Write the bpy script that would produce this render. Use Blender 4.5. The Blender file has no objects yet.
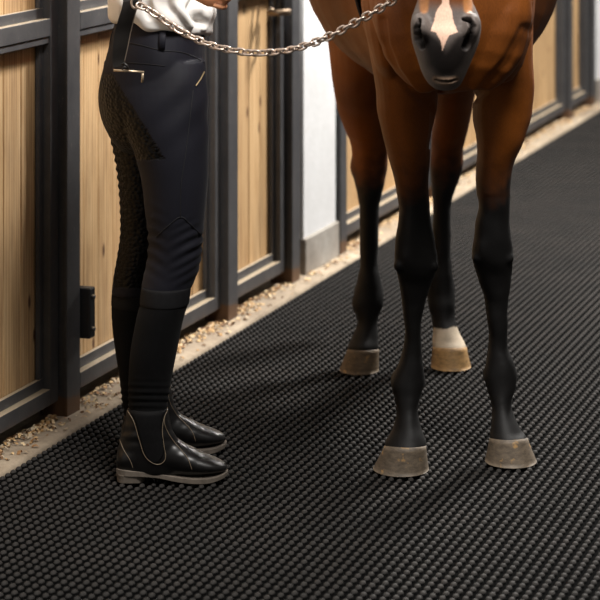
import bpy, bmesh, math, random
import numpy as np
from mathutils import Vector, Matrix, noise
from mathutils.bvhtree import BVHTree

# ------------------------------------------------------------------ camera, world, lights
SC = bpy.context.scene
COL = SC.collection
F = 2400.0                       # focal length in pixels of the 600 px frame
T = math.atan(803 / F)           # yaw of the camera against the aisle
CT, ST = math.cos(T), math.sin(T)
CAMH = 1.54

cam_d = bpy.data.cameras.new('camera')
cam_d.sensor_fit = 'HORIZONTAL'; cam_d.sensor_width = 36.0
cam_d.lens = 36.0 * F / 600.0
cam_d.shift_y = -496.0 / 600.0
cam_d.clip_end = 100
cam_d.dof.use_dof = True; cam_d.dof.focus_distance = 5.45; cam_d.dof.aperture_fstop = 5.8
cam = bpy.data.objects.new('camera', cam_d)
cam.location = (0, 0, CAMH); cam.rotation_euler = (math.pi / 2, 0, T)
COL.objects.link(cam); SC.camera = cam

SC.view_settings.view_transform = 'Standard'; SC.view_settings.look = 'None'
SC.view_settings.exposure = 0.0; SC.view_settings.gamma = 1.0
SC.view_settings.use_curve_mapping = False

W = bpy.data.worlds.new('world'); SC.world = W; W.use_nodes = True
W.node_tree.nodes['Background'].inputs[0].default_value = (1.0, 0.95, 0.88, 1)
W.node_tree.nodes['Background'].inputs[1].default_value = 0.10

def area(name, loc, target, sx, sy, power, color=(1, .965, .915), spread=180):
    l = bpy.data.lights.new(name, 'AREA'); l.shape = 'RECTANGLE'; l.size = sx; l.size_y = sy
    l.energy = power; l.color = color; l.spread = math.radians(spread)
    o = bpy.data.objects.new(name, l); o.location = loc
    o.rotation_euler = (Vector(target) - Vector(loc)).to_track_quat('-Z', 'Y').to_euler()
    COL.objects.link(o); return o
area('aisle_lamp_key', (-0.95, 8.9, 3.7), (-1.5, 6.0, 0.3), 0.5, 0.3, 430)
area('aisle_lamp_far', (-0.6, 12.5, 3.9), (-1.2, 11.5, 0), 1.4, 0.6, 330)
area('aisle_lamp_near', (-0.4, 3.9, 3.7), (-2.2, 5.9, 0.7), 1.6, 0.8, 225)

# ------------------------------------------------------------------ helpers
def tag(o, label=None, cat=None, group=None, kind=None):
    if label: o['label'] = label
    if cat: o['category'] = cat
    if group: o['group'] = group
    if kind: o['kind'] = kind
    return o

def empty(name, loc=(0, 0, 0), rz=0.0):
    o = bpy.data.objects.new(name, None); o.empty_display_size = .1
    o.location = loc; o.rotation_euler = (0, 0, rz); COL.objects.link(o); return o

def link(name, me, mat=None, parent=None, smooth=True):
    o = bpy.data.objects.new(name, me); COL.objects.link(o)
    if mat is not None: me.materials.append(mat)
    if parent is not None: o.parent = parent
    if smooth and len(me.polygons):
        me.polygons.foreach_set('use_smooth', np.ones(len(me.polygons), dtype=bool))
    return o

def pydata(v, f):
    me = bpy.data.meshes.new('m'); me.from_pydata([tuple(p) for p in v], [], f); me.update(); return me

class MB:
    """collects geometry for one mesh"""
    def __init__(s): s.v = []; s.f = []
    def add(s, v, f):
        n = len(s.v); s.v += [tuple(p) for p in v]; s.f += [tuple(i + n for i in q) for q in f]; return s
    def box(s, x0, x1, y0, y1, z0, z1):
        v = [(x, y, z) for z in (z0, z1) for y in (y0, y1) for x in (x0, x1)]
        return s.add(v, [(0, 2, 3, 1), (4, 5, 7, 6), (0, 1, 5, 4), (2, 6, 7, 3), (0, 4, 6, 2), (1, 3, 7, 5)])
    def tube(s, pts, r, seg=10, closed=False, ref=None):
        pts = [Vector(p) for p in pts]; n = len(pts)
        rr = r if hasattr(r, '__len__') else [r] * n
        v = []; f = []; last = None
        for i, p in enumerate(pts):
            a = pts[(i - 1) % n] if (closed or i > 0) else p
            b = pts[(i + 1) % n] if (closed or i < n - 1) else p
            t = (b - a).normalized()
            if last is None:
                u = Vector(ref) if ref is not None else (Vector((0, 0, 1)) if abs(t.z) < .9 else Vector((1, 0, 0)))
            else: u = last
            u = (u - t * u.dot(t)).normalized(); w = t.cross(u); last = u
            ra, rb = rr[i] if hasattr(rr[i], '__len__') else (rr[i], rr[i])
            for k in range(seg):
                th = 2 * math.pi * k / seg
                v.append(p + u * (math.cos(th) * ra) + w * (math.sin(th) * rb))
        m = n if closed else n - 1
        for i in range(m):
            for k in range(seg):
                a = i * seg + k; b = i * seg + (k + 1) % seg
                c = ((i + 1) % n) * seg + (k + 1) % seg; d = ((i + 1) % n) * seg + k
                f.append((a, b, c, d))
        if not closed:
            f.append(tuple(range(seg))[::-1]); f.append(tuple((n - 1) * seg + k for k in range(seg)))
        return s.add(v, f)
    def rings(s, rings, seg=32):
        """rings: list of (center, ua, ub) -> lofted capped surface"""
        v = []; f = []
        for c, ua, ub in rings:
            for k in range(seg):
                th = 2 * math.pi * k / seg
                v.append(Vector(c) + Vector(ua) * math.cos(th) + Vector(ub) * math.sin(th))
        for i in range(len(rings) - 1):
            for k in range(seg):
                f.append((i * seg + k, i * seg + (k + 1) % seg, (i + 1) * seg + (k + 1) % seg, (i + 1) * seg + k))
        f.append(tuple(range(seg))[::-1]); f.append(tuple((len(rings) - 1) * seg + k for k in range(seg)))
        return s.add(v, f)
    def ball(s, c, rx, ry, rz, n=20, rot=None):
        v = []; f = []; m = n // 2
        R = rot if rot is not None else Matrix.Identity(3)
        for i in range(1, m):
            ph = math.pi * i / m
            for k in range(n):
                th = 2 * math.pi * k / n
                v.append(Vector(c) + R @ Vector((rx * math.sin(ph) * math.cos(th), ry * math.sin(ph) * math.sin(th), rz * math.cos(ph))))
        top = len(v); v.append(Vector(c) + R @ Vector((0, 0, rz))); v.append(Vector(c) + R @ Vector((0, 0, -rz)))
        for i in range(m - 2):
            for k in range(n):
                f.append((i * n + k, (i + 1) * n + k, (i + 1) * n + (k + 1) % n, i * n + (k + 1) % n))
        for k in range(n):
            f.append((top, k, (k + 1) % n)); f.append((top + 1, (m - 2) * n + (k + 1) % n, (m - 2) * n + k))
        return s.add(v, f)
    def mesh(s):
        me = pydata(s.v, s.f)
        bm = bmesh.new(); bm.from_mesh(me); bmesh.ops.recalc_face_normals(bm, faces=bm.faces); bm.to_mesh(me); bm.free()
        return me
    def build(s, name, mat=None, parent=None, smooth=True, off=None, bevel=0):
        if off is not None: s.v = [(a - off[0], b - off[1], c - off[2]) for a, b, c in s.v]
        me = s.mesh(); o = link(name, me, mat, parent, smooth)
        if bevel:
            m = o.modifiers.new('bevel', 'BEVEL'); m.width = bevel; m.segments = 2; m.limit_method = 'ANGLE'
            apply(o)
            o.data.polygons.foreach_set('use_smooth', np.zeros(len(o.data.polygons), dtype=bool))
        return o

def apply(o):
    dg = bpy.context.evaluated_depsgraph_get(); dg.update()
    me = bpy.data.meshes.new_from_object(o.evaluated_get(dg)); o.modifiers.clear(); o.data = me

def fuse(mb, voxel, smooth=4, factor=.5):
    """union of everything in mb as one continuous surface"""
    o = link('tmp', mb.mesh())
    r = o.modifiers.new('r', 'REMESH'); r.mode = 'VOXEL'; r.voxel_size = voxel; r.use_smooth_shade = True
    if smooth:
        s = o.modifiers.new('s', 'SMOOTH'); s.factor = factor; s.iterations = smooth
    apply(o); me = o.data; bpy.data.objects.remove(o); return me

def co(me):
    a = np.empty(len(me.vertices) * 3); me.vertices.foreach_get('co', a); return a.reshape(-1, 3)
def setco(me, a): me.vertices.foreach_set('co', a.reshape(-1)); me.update()
def normals(me):
    a = np.empty(len(me.vertices) * 3); me.vertices.foreach_get('normal', a); return a.reshape(-1, 3)
def setcol(me, name, rgb):
    at = me.color_attributes.new(name, 'FLOAT_COLOR', 'POINT')
    c = np.ones((len(me.vertices), 4)); c[:, :3] = rgb; at.data.foreach_set('color', c.reshape(-1).astype(np.float32))
def sstep(a, b, x):
    t = np.clip((x - a) / (b - a), 0, 1); return t * t * (3 - 2 * t)
def lin(r, g, b):
    return tuple(((c / 255) / 12.92 if c / 255 <= .04045 else ((c / 255 + .055) / 1.055) ** 2.4) for c in (r, g, b))
def vnoise(a, s):
    """cheap vectorised value noise made of sines"""
    x, y, z = a[:, 0] * s, a[:, 1] * s, a[:, 2] * s
    return (np.sin(x * 1.3 + 1.7 * np.sin(y * .9 + .4) + 2.1) + np.sin(y * 1.1 + 1.9 * np.sin(z * 1.2 + 1.1))
            + np.sin(z * 1.4 + 1.5 * np.sin(x * 1.05 + 2.7))) / 3
def crv(keys, n):
    """Catmull-Rom through rows of numbers"""
    k = np.array(keys, float); out = []
    for i in range(len(k) - 1):
        p0 = k[max(i - 1, 0)]; p1 = k[i]; p2 = k[i + 1]; p3 = k[min(i + 2, len(k) - 1)]
        for j in range(n):
            t = j / n
            out.append(.5 * ((2 * p1) + (-p0 + p2) * t + (2 * p0 - 5 * p1 + 4 * p2 - p3) * t * t + (-p0 + 3 * p1 - 3 * p2 + p3) * t ** 3))
    out.append(k[-1]); return out
# points measured in the camera-aligned ground frame: x to the right, y = depth, z up
def P(px, py, d): return Vector(((px - 300) / F * d, d, CAMH - (py + 196) / F * d))
def cam2world(p): return Vector((CT * p[0] - ST * p[1], ST * p[0] + CT * p[1], p[2] if len(p) > 2 else 0))
def column(mb, rows, sub=4, seg=28):
    """rows (y, xl, xr, depth, half depth) in picture units -> body of elliptic level rings"""
    rr = []
    for y, xl, xr, d, rd in crv(rows, sub):
        c = P((xl + xr) / 2, y, d); rr.append((c, (max((xr - xl) / 2 / F * d, .002), 0, 0), (0, rd, 0)))
    return mb.rings(rr, seg)

# ------------------------------------------------------------------ materials
def mat(name):
    m = bpy.data.materials.new(name); m.use_nodes = True
    nt = m.node_tree; return m, nt, nt.nodes['Principled BSDF']
def N(nt, kind, **kw):
    n = nt.nodes.new(kind)
    for k, v in kw.items():
        if k in n.inputs: n.inputs[k].default_value = v
        else: setattr(n, k, v)
    return n
def ramp(nt, fac, stops):
    r = nt.nodes.new('ShaderNodeValToRGB'); e = r.color_ramp.elements
    while len(e) < len(stops): e.new(.5)
    for x, (p, c) in zip(e, stops): x.position = p; x.color = (*c, 1) if len(c) == 3 else c
    nt.links.new(fac, r.inputs[0]); return r
def mixc(nt, fac, a, b, mode='MIX'):
    m = nt.nodes.new('ShaderNodeMix'); m.data_type = 'RGBA'; m.blend_type = mode
    for s, v in ((m.inputs[0], fac), (m.inputs[6], a), (m.inputs[7], b)):
        if hasattr(v, 'is_linked'): nt.links.new(v, s)
        else: s.default_value = v if not hasattr(v, '__len__') else ((*v, 1) if len(v) == 3 else v)
    return m.outputs[2]
def bump(nt, b, h, strength=.3, dist=.01):
    n = N(nt, 'ShaderNodeBump', Strength=strength, Distance=dist); nt.links.new(h, n.inputs['Height']); nt.links.new(n.outputs[0], b.inputs['Normal'])
def objc(nt, scale=(1, 1, 1)):
    t = nt.nodes.new('ShaderNodeTexCoord'); m = N(nt, 'ShaderNodeMapping'); m.inputs['Scale'].default_value = scale
    nt.links.new(t.outputs['Object'], m.inputs[0]); return m.outputs[0]
def noise_t(nt, vec, scale, detail=4, rough=.5):
    n = N(nt, 'ShaderNodeTexNoise', Scale=scale, Detail=detail, Roughness=rough); nt.links.new(vec, n.inputs['Vector']); return n.outputs['Fac']
def attr(nt, name):
    a = nt.nodes.new('ShaderNodeAttribute'); a.attribute_name = name; return a

def plain(name, rgb, rough=.5, metal=0, nscale=0, namt=.25, bmp=0, spec=.5, sheen=0):
    m, nt, b = mat(name); b.inputs['Roughness'].default_value = rough; b.inputs['Metallic'].default_value = metal
    b.inputs['Specular IOR Level'].default_value = spec
    if sheen: b.inputs['Sheen Weight'].default_value = sheen
    if nscale:
        f = noise_t(nt, objc(nt), nscale)
        r = ramp(nt, f, [(.3, tuple(c * (1 - namt) for c in rgb)), (.7, tuple(min(1, c * (1 + namt)) for c in rgb))])
        nt.links.new(r.outputs[0], b.inputs['Base Color'])
        if bmp: bump(nt, b, f, bmp, .004)
    else: b.inputs['Base Color'].default_value = (*rgb, 1)
    return m

def steel_mat():
    m, nt, b = mat('painted_steel')
    c = objc(nt); n1 = noise_t(nt, c, 9, 6, .65)
    base = ramp(nt, n1, [(.3, lin(56, 56, 59)), (.7, lin(78, 77, 78))]).outputs[0]
    n2 = noise_t(nt, objc(nt, (60, 60, 14)), 3, 5, .7)
    sc = ramp(nt, n2, [(.61, (0, 0, 0)), (.75, (1, 1, 1))]).outputs[0]
    base = mixc(nt, sc, base, lin(124, 116, 105))
    # rust near the ground
    g = nt.nodes.new('ShaderNodeNewGeometry'); sp = nt.nodes.new('ShaderNodeSeparateXYZ'); nt.links.new(g.outputs['Position'], sp.inputs[0])
    mr = N(nt, 'ShaderNodeMapRange'); mr.inputs[1].default_value = .015; mr.inputs[2].default_value = .085; mr.inputs[3].default_value = 1; mr.inputs[4].default_value = 0
    nt.links.new(sp.outputs[2], mr.inputs[0])
    n3 = noise_t(nt, c, 22, 5, .7)
    ma = N(nt, 'ShaderNodeMath', operation='MULTIPLY_ADD'); nt.links.new(n3, ma.inputs[0]); ma.inputs[1].default_value = .9; nt.links.new(mr.outputs[0], ma.inputs[2])
    rf = ramp(nt, ma.outputs[0], [(.88, (0, 0, 0)), (1.0, (1, 1, 1))]); rf.color_ramp.elements[0].position = .86; rf.color_ramp.elements[1].position = 1.0
    at = attr(nt, 'rust')
    mm = N(nt, 'ShaderNodeMath', operation='MULTIPLY'); nt.links.new(rf.outputs[0], mm.inputs[0]); nt.links.new(at.outputs['Fac'], mm.inputs[1])
    base = mixc(nt, mm.outputs[0], base, lin(92, 66, 46))
    # stable dust lying on ledges
    sn = nt.nodes.new('ShaderNodeSeparateXYZ'); nt.links.new(g.outputs['Normal'], sn.inputs[0])
    df = N(nt, 'ShaderNodeMath', operation='GREATER_THAN'); df.inputs[1].default_value = .5; nt.links.new(sn.outputs[2], df.inputs[0])
    dm = N(nt, 'ShaderNodeMath', operation='MULTIPLY'); nt.links.new(df.outputs[0], dm.inputs[0]); dm.inputs[1].default_value = .85
    base = mixc(nt, dm.outputs[0], base, lin(176, 158, 132))
    nt.links.new(base, b.inputs['Base Color']); b.inputs['Roughness'].default_value = .48
    bump(nt, b, n2, .12, .002)
    return m

def board_mat():
    m, nt, b = mat('pine_boards')
    a = attr(nt, 'board'); c = objc(nt)
    off = N(nt, 'ShaderNodeVectorMath', operation='MULTIPLY_ADD'); nt.links.new(a.outputs['Color'], off.inputs[0]); off.inputs[1].default_value = (3, 7, 11); nt.links.new(c, off.inputs[2])
    mp = N(nt, 'ShaderNodeMapping'); mp.inputs['Scale'].default_value = (1, 14, .9); nt.links.new(off.outputs[0], mp.inputs[0])
    n1 = noise_t(nt, mp.outputs[0], 4.5, 6, .62)
    col = ramp(nt, n1, [(.25, lin(184, 144, 98)), (.5, lin(216, 179, 131)), (.8, lin(232, 201, 156))]).outputs[0]
    wv = N(nt, 'ShaderNodeTexWave', Scale=3.2, Distortion=6, Detail=2); wv.bands_direction = 'Y'
    mp2 = N(nt, 'ShaderNodeMapping'); mp2.inputs['Scale'].default_value = (1, 7, .35); nt.links.new(off.outputs[0], mp2.inputs[0]); nt.links.new(mp2.outputs[0], wv.inputs['Vector'])
    g = ramp(nt, wv.outputs['Fac'], [(0, (.72, .64, .55)), (.5, (1, 1, 1))]).outputs[0]
    col = mixc(nt, .75, col, g, 'MULTIPLY')
    # knots
    sx = nt.nodes.new('ShaderNodeSeparateXYZ'); nt.links.new(off.outputs[0], sx.inputs[0]); cb = nt.nodes.new('ShaderNodeCombineXYZ')
    nt.links.new(sx.outputs[1], cb.inputs[0]); nt.links.new(sx.outputs[2], cb.inputs[1])
    mp3 = N(nt, 'ShaderNodeMapping'); mp3.inputs['Scale'].default_value = (5.5, 2.6, 1); nt.links.new(cb.outputs[0], mp3.inputs[0])
    vo = N(nt, 'ShaderNodeTexVoronoi', Scale=1.0, voronoi_dimensions='2D'); nt.links.new(mp3.outputs[0], vo.inputs['Vector'])
    kn = ramp(nt, vo.outputs['Distance'], [(.025, (1, 1, 1)), (.06, (0, 0, 0))]).outputs[0]
    col = mixc(nt, kn, col, lin(96, 60, 32))
    tint = ramp(nt, a.outputs['Fac'], [(0, (.72, .69, .66)), (1, (1.0, 1.0, 1.0))]).outputs[0]
    col = mixc(nt, 1.0, col, tint, 'MULTIPLY')
    # grime on the lower boards
    st = noise_t(nt, objc(nt, (1, 5, 1.2)), 2.6, 5, .6)
    sm = ramp(nt, st, [(.45, (0, 0, 0)), (.75, (1, 1, 1))]).outputs[0]
    col = mixc(nt, sm, col, mixc(nt, .45, col, lin(120, 88, 58)))
    nt.links.new(col, b.inputs['Base Color']); b.inputs['Roughness'].default_value = .6
    bump(nt, b, n1, .15, .003); return m

def plaster_mat():
    m, nt, b = mat('white_plaster'); c = objc(nt)
    n = noise_t(nt, c, 7, 6, .6)
    col = ramp(nt, n, [(.3, lin(208, 208, 208)), (.62, lin(220, 220, 221)), (.8, lin(190, 184, 174))]).outputs[0]
    nt.links.new(col, b.inputs['Base Color']); b.inputs['Roughness'].default_value = .85; bump(nt, b, noise_t(nt, c, 40, 4), .25, .004); return m

def concrete_mat(name, a, bb, sc=14):
    m, nt, b = mat(name); c = objc(nt)
    n = noise_t(nt, c, sc, 8, .7); col = ramp(nt, n, [(.3, a), (.68, bb)]).outputs[0]
    n2 = noise_t(nt, c, 3.5, 3, .5); col = mixc(nt, ramp(nt, n2, [(.4, (0, 0, 0)), (.7, (1, 1, 1))]).outputs[0], col, mixc(nt, .5, col, lin(92, 76, 58)))
    nt.links.new(col, b.inputs['Base Color']); b.inputs['Roughness'].default_value = .9; bump(nt, b, n, .4, .006); return m

def rubber_mat():
    m, nt, b = mat('studded_rubber')
    n = noise_t(nt, objc(nt), 5, 5, .6); col = ramp(nt, n, [(.3, lin(43, 42, 41)), (.7, lin(54, 51, 49))]).outputs[0]
    nt.links.new(col, b.inputs['Base Color']); b.inputs['Roughness'].default_value = .75; b.inputs['Specular IOR Level'].default_value = .14; return m

def coat_mat():
    m, nt, b = mat('horse_coat'); a = attr(nt, 'Col')
    hair = noise_t(nt, objc(nt, (90, 90, 22)), 6, 4, .6)
    h = ramp(nt, hair, [(.3, (.78, .78, .78)), (.7, (1.15, 1.12, 1.1))]).outputs[0]
    col = mixc(nt, 1.0, a.outputs['Color'], h, 'MULTIPLY')
    nt.links.new(col, b.inputs['Base Color']); b.inputs['Roughness'].default_value = .55; b.inputs['Specular IOR Level'].default_value = .2
    bump(nt, b, hair, .2, .002); return m

def hoof_mat():
    m, nt, b = mat('hoof_horn'); a = attr(nt, 'Col'); n = noise_t(nt, objc(nt, (18, 18, 40)), 3, 6, .7)
    r = ramp(nt, n, [(.3, (.5, .48, .45)), (.72, (1.35, 1.3, 1.2))]).outputs[0]
    n2 = noise_t(nt, objc(nt), 38, 4, .6); c = mixc(nt, 1.0, a.outputs['Color'], r, 'MULTIPLY')
    c = mixc(nt, ramp(nt, n2, [(.6, (0, 0, 0)), (.68, (1, 1, 1))]).outputs[0], c, lin(160, 126, 80))
    nt.links.new(c, b.inputs['Base Color']); b.inputs['Roughness'].default_value = .6; bump(nt, b, n, .3, .003); return m

def breeches_mat():
    m, nt, b = mat('breeches_fabric'); c = objc(nt)
    n = noise_t(nt, c, 900, 2); b.inputs['Base Color'].default_value = (*lin(31, 31, 38), 1)
    b.inputs['Roughness'].default_value = .62; b.inputs['Sheen Weight'].default_value = .04; b.inputs['Specular IOR Level'].default_value = .14; b.inputs['Sheen Roughness'].default_value = .4
    a = attr(nt, 'grip')
    vo = N(nt, 'ShaderNodeTexVoronoi', Scale=1.0); mp = N(nt, 'ShaderNodeMapping'); mp.inputs['Scale'].default_value = (95, 95, 130); nt.links.new(c, mp.inputs[0]); nt.links.new(mp.outputs[0], vo.inputs['Vector'])
    ro = N(nt, 'ShaderNodeMix'); nt.links.new(a.outputs['Fac'], ro.inputs[0]); ro.inputs[2].default_value = .62; ro.inputs[3].default_value = .38; nt.links.new(ro.outputs[0], b.inputs['Roughness'])
    col = mixc(nt, a.outputs['Fac'], lin(27, 27, 34), lin(6, 6, 7)); nt.links.new(col, b.inputs['Base Color'])
    hm = N(nt, 'ShaderNodeMath', operation='MULTIPLY'); nt.links.new(vo.outputs['Distance'], hm.inputs[0]); nt.links.new(a.outputs['Fac'], hm.inputs[1])
    inv = N(nt, 'ShaderNodeMath', operation='MULTIPLY'); nt.links.new(hm.outputs[0], inv.inputs[0]); inv.inputs[1].default_value = -1
    bump(nt, b, inv.outputs[0], .6, .005); return m

def leather_mat(name, rgb, rough=.3):
    m, nt, b = mat(name); c = objc(nt); n = noise_t(nt, c, 30, 5, .6)
    col = ramp(nt, n, [(.3, tuple(x * .8 for x in rgb)), (.75, tuple(x * 1.3 for x in rgb))]).outputs[0]
    nt.links.new(col, b.inputs['Base Color']); b.inputs['Roughness'].default_value = rough
    return m

M = dict(steel=steel_mat(), board=board_mat(), plaster=plaster_mat(),
         plinth=concrete_mat('plinth_render', lin(148, 143, 136), lin(176, 170, 162), 25),
         kerb=concrete_mat('kerb_concrete', lin(138, 122, 102), lin(186, 170, 148)),
         slab=concrete_mat('stable_slab', lin(70, 62, 54), lin(105, 95, 84)),
         rubber=rubber_mat(), rubber_gap_shade=plain('rubber_gap_shade', lin(7, 7, 7), .9, spec=.08), coat=coat_mat(), hoof=hoof_mat(), breeches=breeches_mat(),
         boot=leather_mat('boot_leather', lin(16, 15, 15), .33), elastic=plain('boot_elastic', lin(12, 12, 13), .75, nscale=300, namt=.3, spec=.15),
         sole=plain('boot_sole', lin(104, 95, 86), .65, nscale=40, namt=.3), piping=plain('boot_piping', lin(120, 106, 88), .5),
         sock=plain('sock_knit', lin(9, 9, 10), .85, nscale=60, namt=.25, sheen=.02, spec=.12), band=plain('sock_band', lin(20, 20, 22), .8, nscale=80, namt=.2, spec=.2),
         shirt=plain('white_cotton', lin(232, 230, 226), .85, nscale=12, namt=.04),
         skin=plain('skin', lin(196, 136, 98), .5, nscale=30, namt=.1), hair=plain('brown_hair', lin(58, 38, 24), .5, nscale=80, namt=.4),
         seam=plain('seam_thread', lin(20, 20, 24), .7), zip=plain('pale_brass', lin(190, 168, 130), .35, .8),
         chain=plain('galvanised_steel', lin(186, 168, 154), .34, .8, nscale=60, namt=.3),
         strap=leather_mat('strap_leather', lin(26, 23, 21), .45), strap_highlight=plain('strap_edge_highlight', lin(120, 108, 96), .6),
         bar=plain('worn_brass_bar', lin(196, 178, 152), .35, .7, nscale=60, namt=.2),
         bronze=plain('worn_bronze', lin(132, 114, 94), .45, .8, nscale=50, namt=.35), black=plain('black_plastic', lin(22, 22, 24), .5),
         eye=plain('eye', lin(20, 12, 8), .1), white=plain('eye_white', lin(225, 220, 214), .3), mane=plain('mane_hair', lin(18, 14, 12), .5, nscale=90, namt=.5),
         lip=plain('lip', lin(170, 96, 84), .5))
def shavings_mat():
    m, nt, b = mat('wood_shavings'); a = attr(nt, 'Col'); nt.links.new(a.outputs['Color'], b.inputs['Base Color']); b.inputs['Roughness'].default_value = .8; return m
M['shaving'] = shavings_mat()

# ------------------------------------------------------------------ the setting
o = MB().box(-2.75, 1.6, 2.0, 17.0, -.14, -.012).build('floor', M['slab'], smooth=False); tag(o, 'concrete slab under the stable aisle', 'floor', kind='structure')
o = MB().box(-2.75, -2.60, 2.6, 15.5, -.012, 3.2).build('wall_light_stop', M['plaster'], smooth=False); tag(o, 'added plain backing wall that blocks light behind the stall fronts', 'wall', kind='structure')  # added backing: stops light leaking through and keeps the door gap dark

# concrete kerb along the stall fronts
random.seed(4)
v = []; f = []; ys = np.arange(2.6, 15.6, .04)
for i, y in enumerate(ys):
    e = .006 * noise.noise(Vector((0, y * 6, 0))); h = .003 * noise.noise(Vector((3, y * 9, 0)))
    for (x, z) in ((-2.60, -.012), (-2.60, .0), (-2.50, .001 + h), (-2.44, .004 + h), (-2.412 + e, .002 + h), (-2.404 + e, -.004), (-2.404 + e, -.012)): v.append((x, y, z))
    if i:
        for k in range(6): a = (i - 1) * 7 + k; f.append((a, a + 7, a + 8, a + 1))
o = link('trim_1', pydata(v, f), M['kerb']); tag(o, 'dusty concrete kerb strip along the foot of the stall fronts', 'kerb', kind='structure')

# studded rubber mat: staggered rows of low domes along the aisle
def rubber_mat_mesh():
    px, py = .0217, .0287
    x0, x1, y0, y1 = -2.400, .75, 3.2, 15.4
    nx = int((x1 - x0) / px); ny = int((y1 - y0) / py)
    gx, gy = np.meshgrid(np.arange(nx), np.arange(ny), indexing='ij')
    cx = x0 + .010 + gx * px; cy = y0 + .016 + gy * py + np.mod(-.0084 * gx, py)
    cx = cx.ravel(); cy = cy.ravel()
    # keep what the camera could see from about here
    u = CT * cx + ST * cy; w = -ST * cx + CT * cy
    keep = (np.abs(u / w) < .30) & (w > 4.0); cx = cx[keep]; cy = cy[keep]; n = len(cx)
    sg = 8; th = np.arange(sg) * 2 * np.pi / sg
    prof = [(.0072, -.0100), (.0066, -.0050), (.0050, -.0014), (.0024, 0.0)]; L = len(prof)
    V = np.zeros((n, L * sg, 3))
    for r, (rad, z) in enumerate(prof):
        V[:, r * sg:(r + 1) * sg, 0] = cx[:, None] + rad * np.cos(th); V[:, r * sg:(r + 1) * sg, 1] = cy[:, None] + rad * 1.55 * np.sin(th); V[:, r * sg:(r + 1) * sg, 2] = z
    nv = L * sg; quads = []
    for r in range(L - 1):
        for k in range(sg): quads.append((r * sg + k, r * sg + (k + 1) % sg, (r + 1) * sg + (k + 1) % sg, (r + 1) * sg + k))
    q = np.array(quads); Q = (q[None] + (np.arange(n) * nv)[:, None, None]).reshape(-1, 4)
    tp = np.array([(L - 1) * sg + k for k in range(sg)]); TP = tp[None] + (np.arange(n) * nv)[:, None]
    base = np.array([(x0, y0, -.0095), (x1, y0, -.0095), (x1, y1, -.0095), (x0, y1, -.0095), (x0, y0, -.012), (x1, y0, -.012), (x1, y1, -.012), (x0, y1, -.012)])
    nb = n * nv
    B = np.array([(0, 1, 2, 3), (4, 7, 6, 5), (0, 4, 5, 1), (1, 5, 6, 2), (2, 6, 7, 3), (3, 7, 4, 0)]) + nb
    verts = np.concatenate([V.reshape(-1, 3), base])
    loops = np.concatenate([Q.ravel(), TP.ravel(), B.ravel()]).astype(np.int32)
    sizes = np.concatenate([np.full(len(Q), 4), np.full(n, sg), np.full(6, 4)]).astype(np.int32)
    me = bpy.data.meshes.new('rubber_mat'); me.vertices.add(len(verts)); me.vertices.foreach_set('co', verts.ravel())
    me.loops.add(len(loops)); me.loops.foreach_set('vertex_index', loops)
    me.polygons.add(len(sizes)); st = np.concatenate([[0], np.cumsum(sizes)[:-1]]).astype(np.int32)
    me.polygons.foreach_set('loop_start', st)
    me.materials.append(M['rubber']); me.materials.append(M['rubber_gap_shade'])
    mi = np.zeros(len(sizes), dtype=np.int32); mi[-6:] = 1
    qi = np.zeros((n, len(q)), dtype=np.int32); qi[:, :sg] = 1; mi[:len(Q)] = qi.ravel()  # near-black on gaps and lower stud sides paints the shade between studs
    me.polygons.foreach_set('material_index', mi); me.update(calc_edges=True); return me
o = link('rubber_mat', rubber_mat_mesh()); tag(o, 'black rubber aisle mat covered in small round studs', 'mat')

# ------------------------------------------------------------------ stall fronts
XP, XD, XI, XB = -2.463, -2.485, -2.505, -2.520     # planes: post, door frame, inner frame, boards
def addrust(o, val):
    me = o.data; at = me.attributes.new('rust', 'FLOAT', 'POINT'); at.data.foreach_set('value', np.full(len(me.vertices), val, dtype=np.float32))
def post(s0, s1, label):
    t = empty('steel_post', (-2.52, (s0 + s1) / 2, 0)); off = (-2.52, (s0 + s1) / 2, 0)
    tag(t, label, 'post', 'steel posts of the stall fronts')
    m = MB(); m.box(XP - .008, XP, s0, s1, 0.0, 2.7)                  # front flange
    m.box(XP - .075, XP - .067, s0, s1, 0, 2.7); m.box(XP - .067, XP - .008, s0 + .03, s1 - .03, 0, 2.7)
    m.box(XP - .067, XP - .008, s0 + .004, s0 + .012, 0, 2.7)
    p = m.build('beam', M['steel'], t, smooth=False, off=off, bevel=.0015); addrust(p, 1)
    return t
def boards(s0, s1, z0, z1, parent, off, seed):
    rnd = random.Random(seed); m = MB(); cols = []
    n = max(1, round((s1 - s0) / .1)); w = (s1 - s0) / n
    for i in range(n):
        a = s0 + i * w; b = a + w; jit = rnd.uniform(-.0006, .0006)
        x = XB + jit; g = .0035
        pts = [(XB - .02, a), (x - .004, a), (x, a + g), (x, b - g), (x - .004, b), (XB - .02, b)]
        nv = len(m.v); m.add([(px, py, z) for z in (z0, z1) for px, py in pts],
              [(k, (k + 1) % 6, (k + 1) % 6 + 6, k + 6) for k in range(6)] + [(5, 4, 3, 2, 1, 0), (6, 7, 8, 9, 10, 11)])
        c = rnd.random(); cols += [(c, rnd.random(), rnd.random())] * 12
    m.v = [(a - off[0], b - off[1], c - off[2]) for a, b, c in m.v]
    me = pydata(m.v, m.f); setcol(me, 'board', np.array(cols)); return link('board_panel', me, M['board'], parent, smooth=False)
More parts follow.
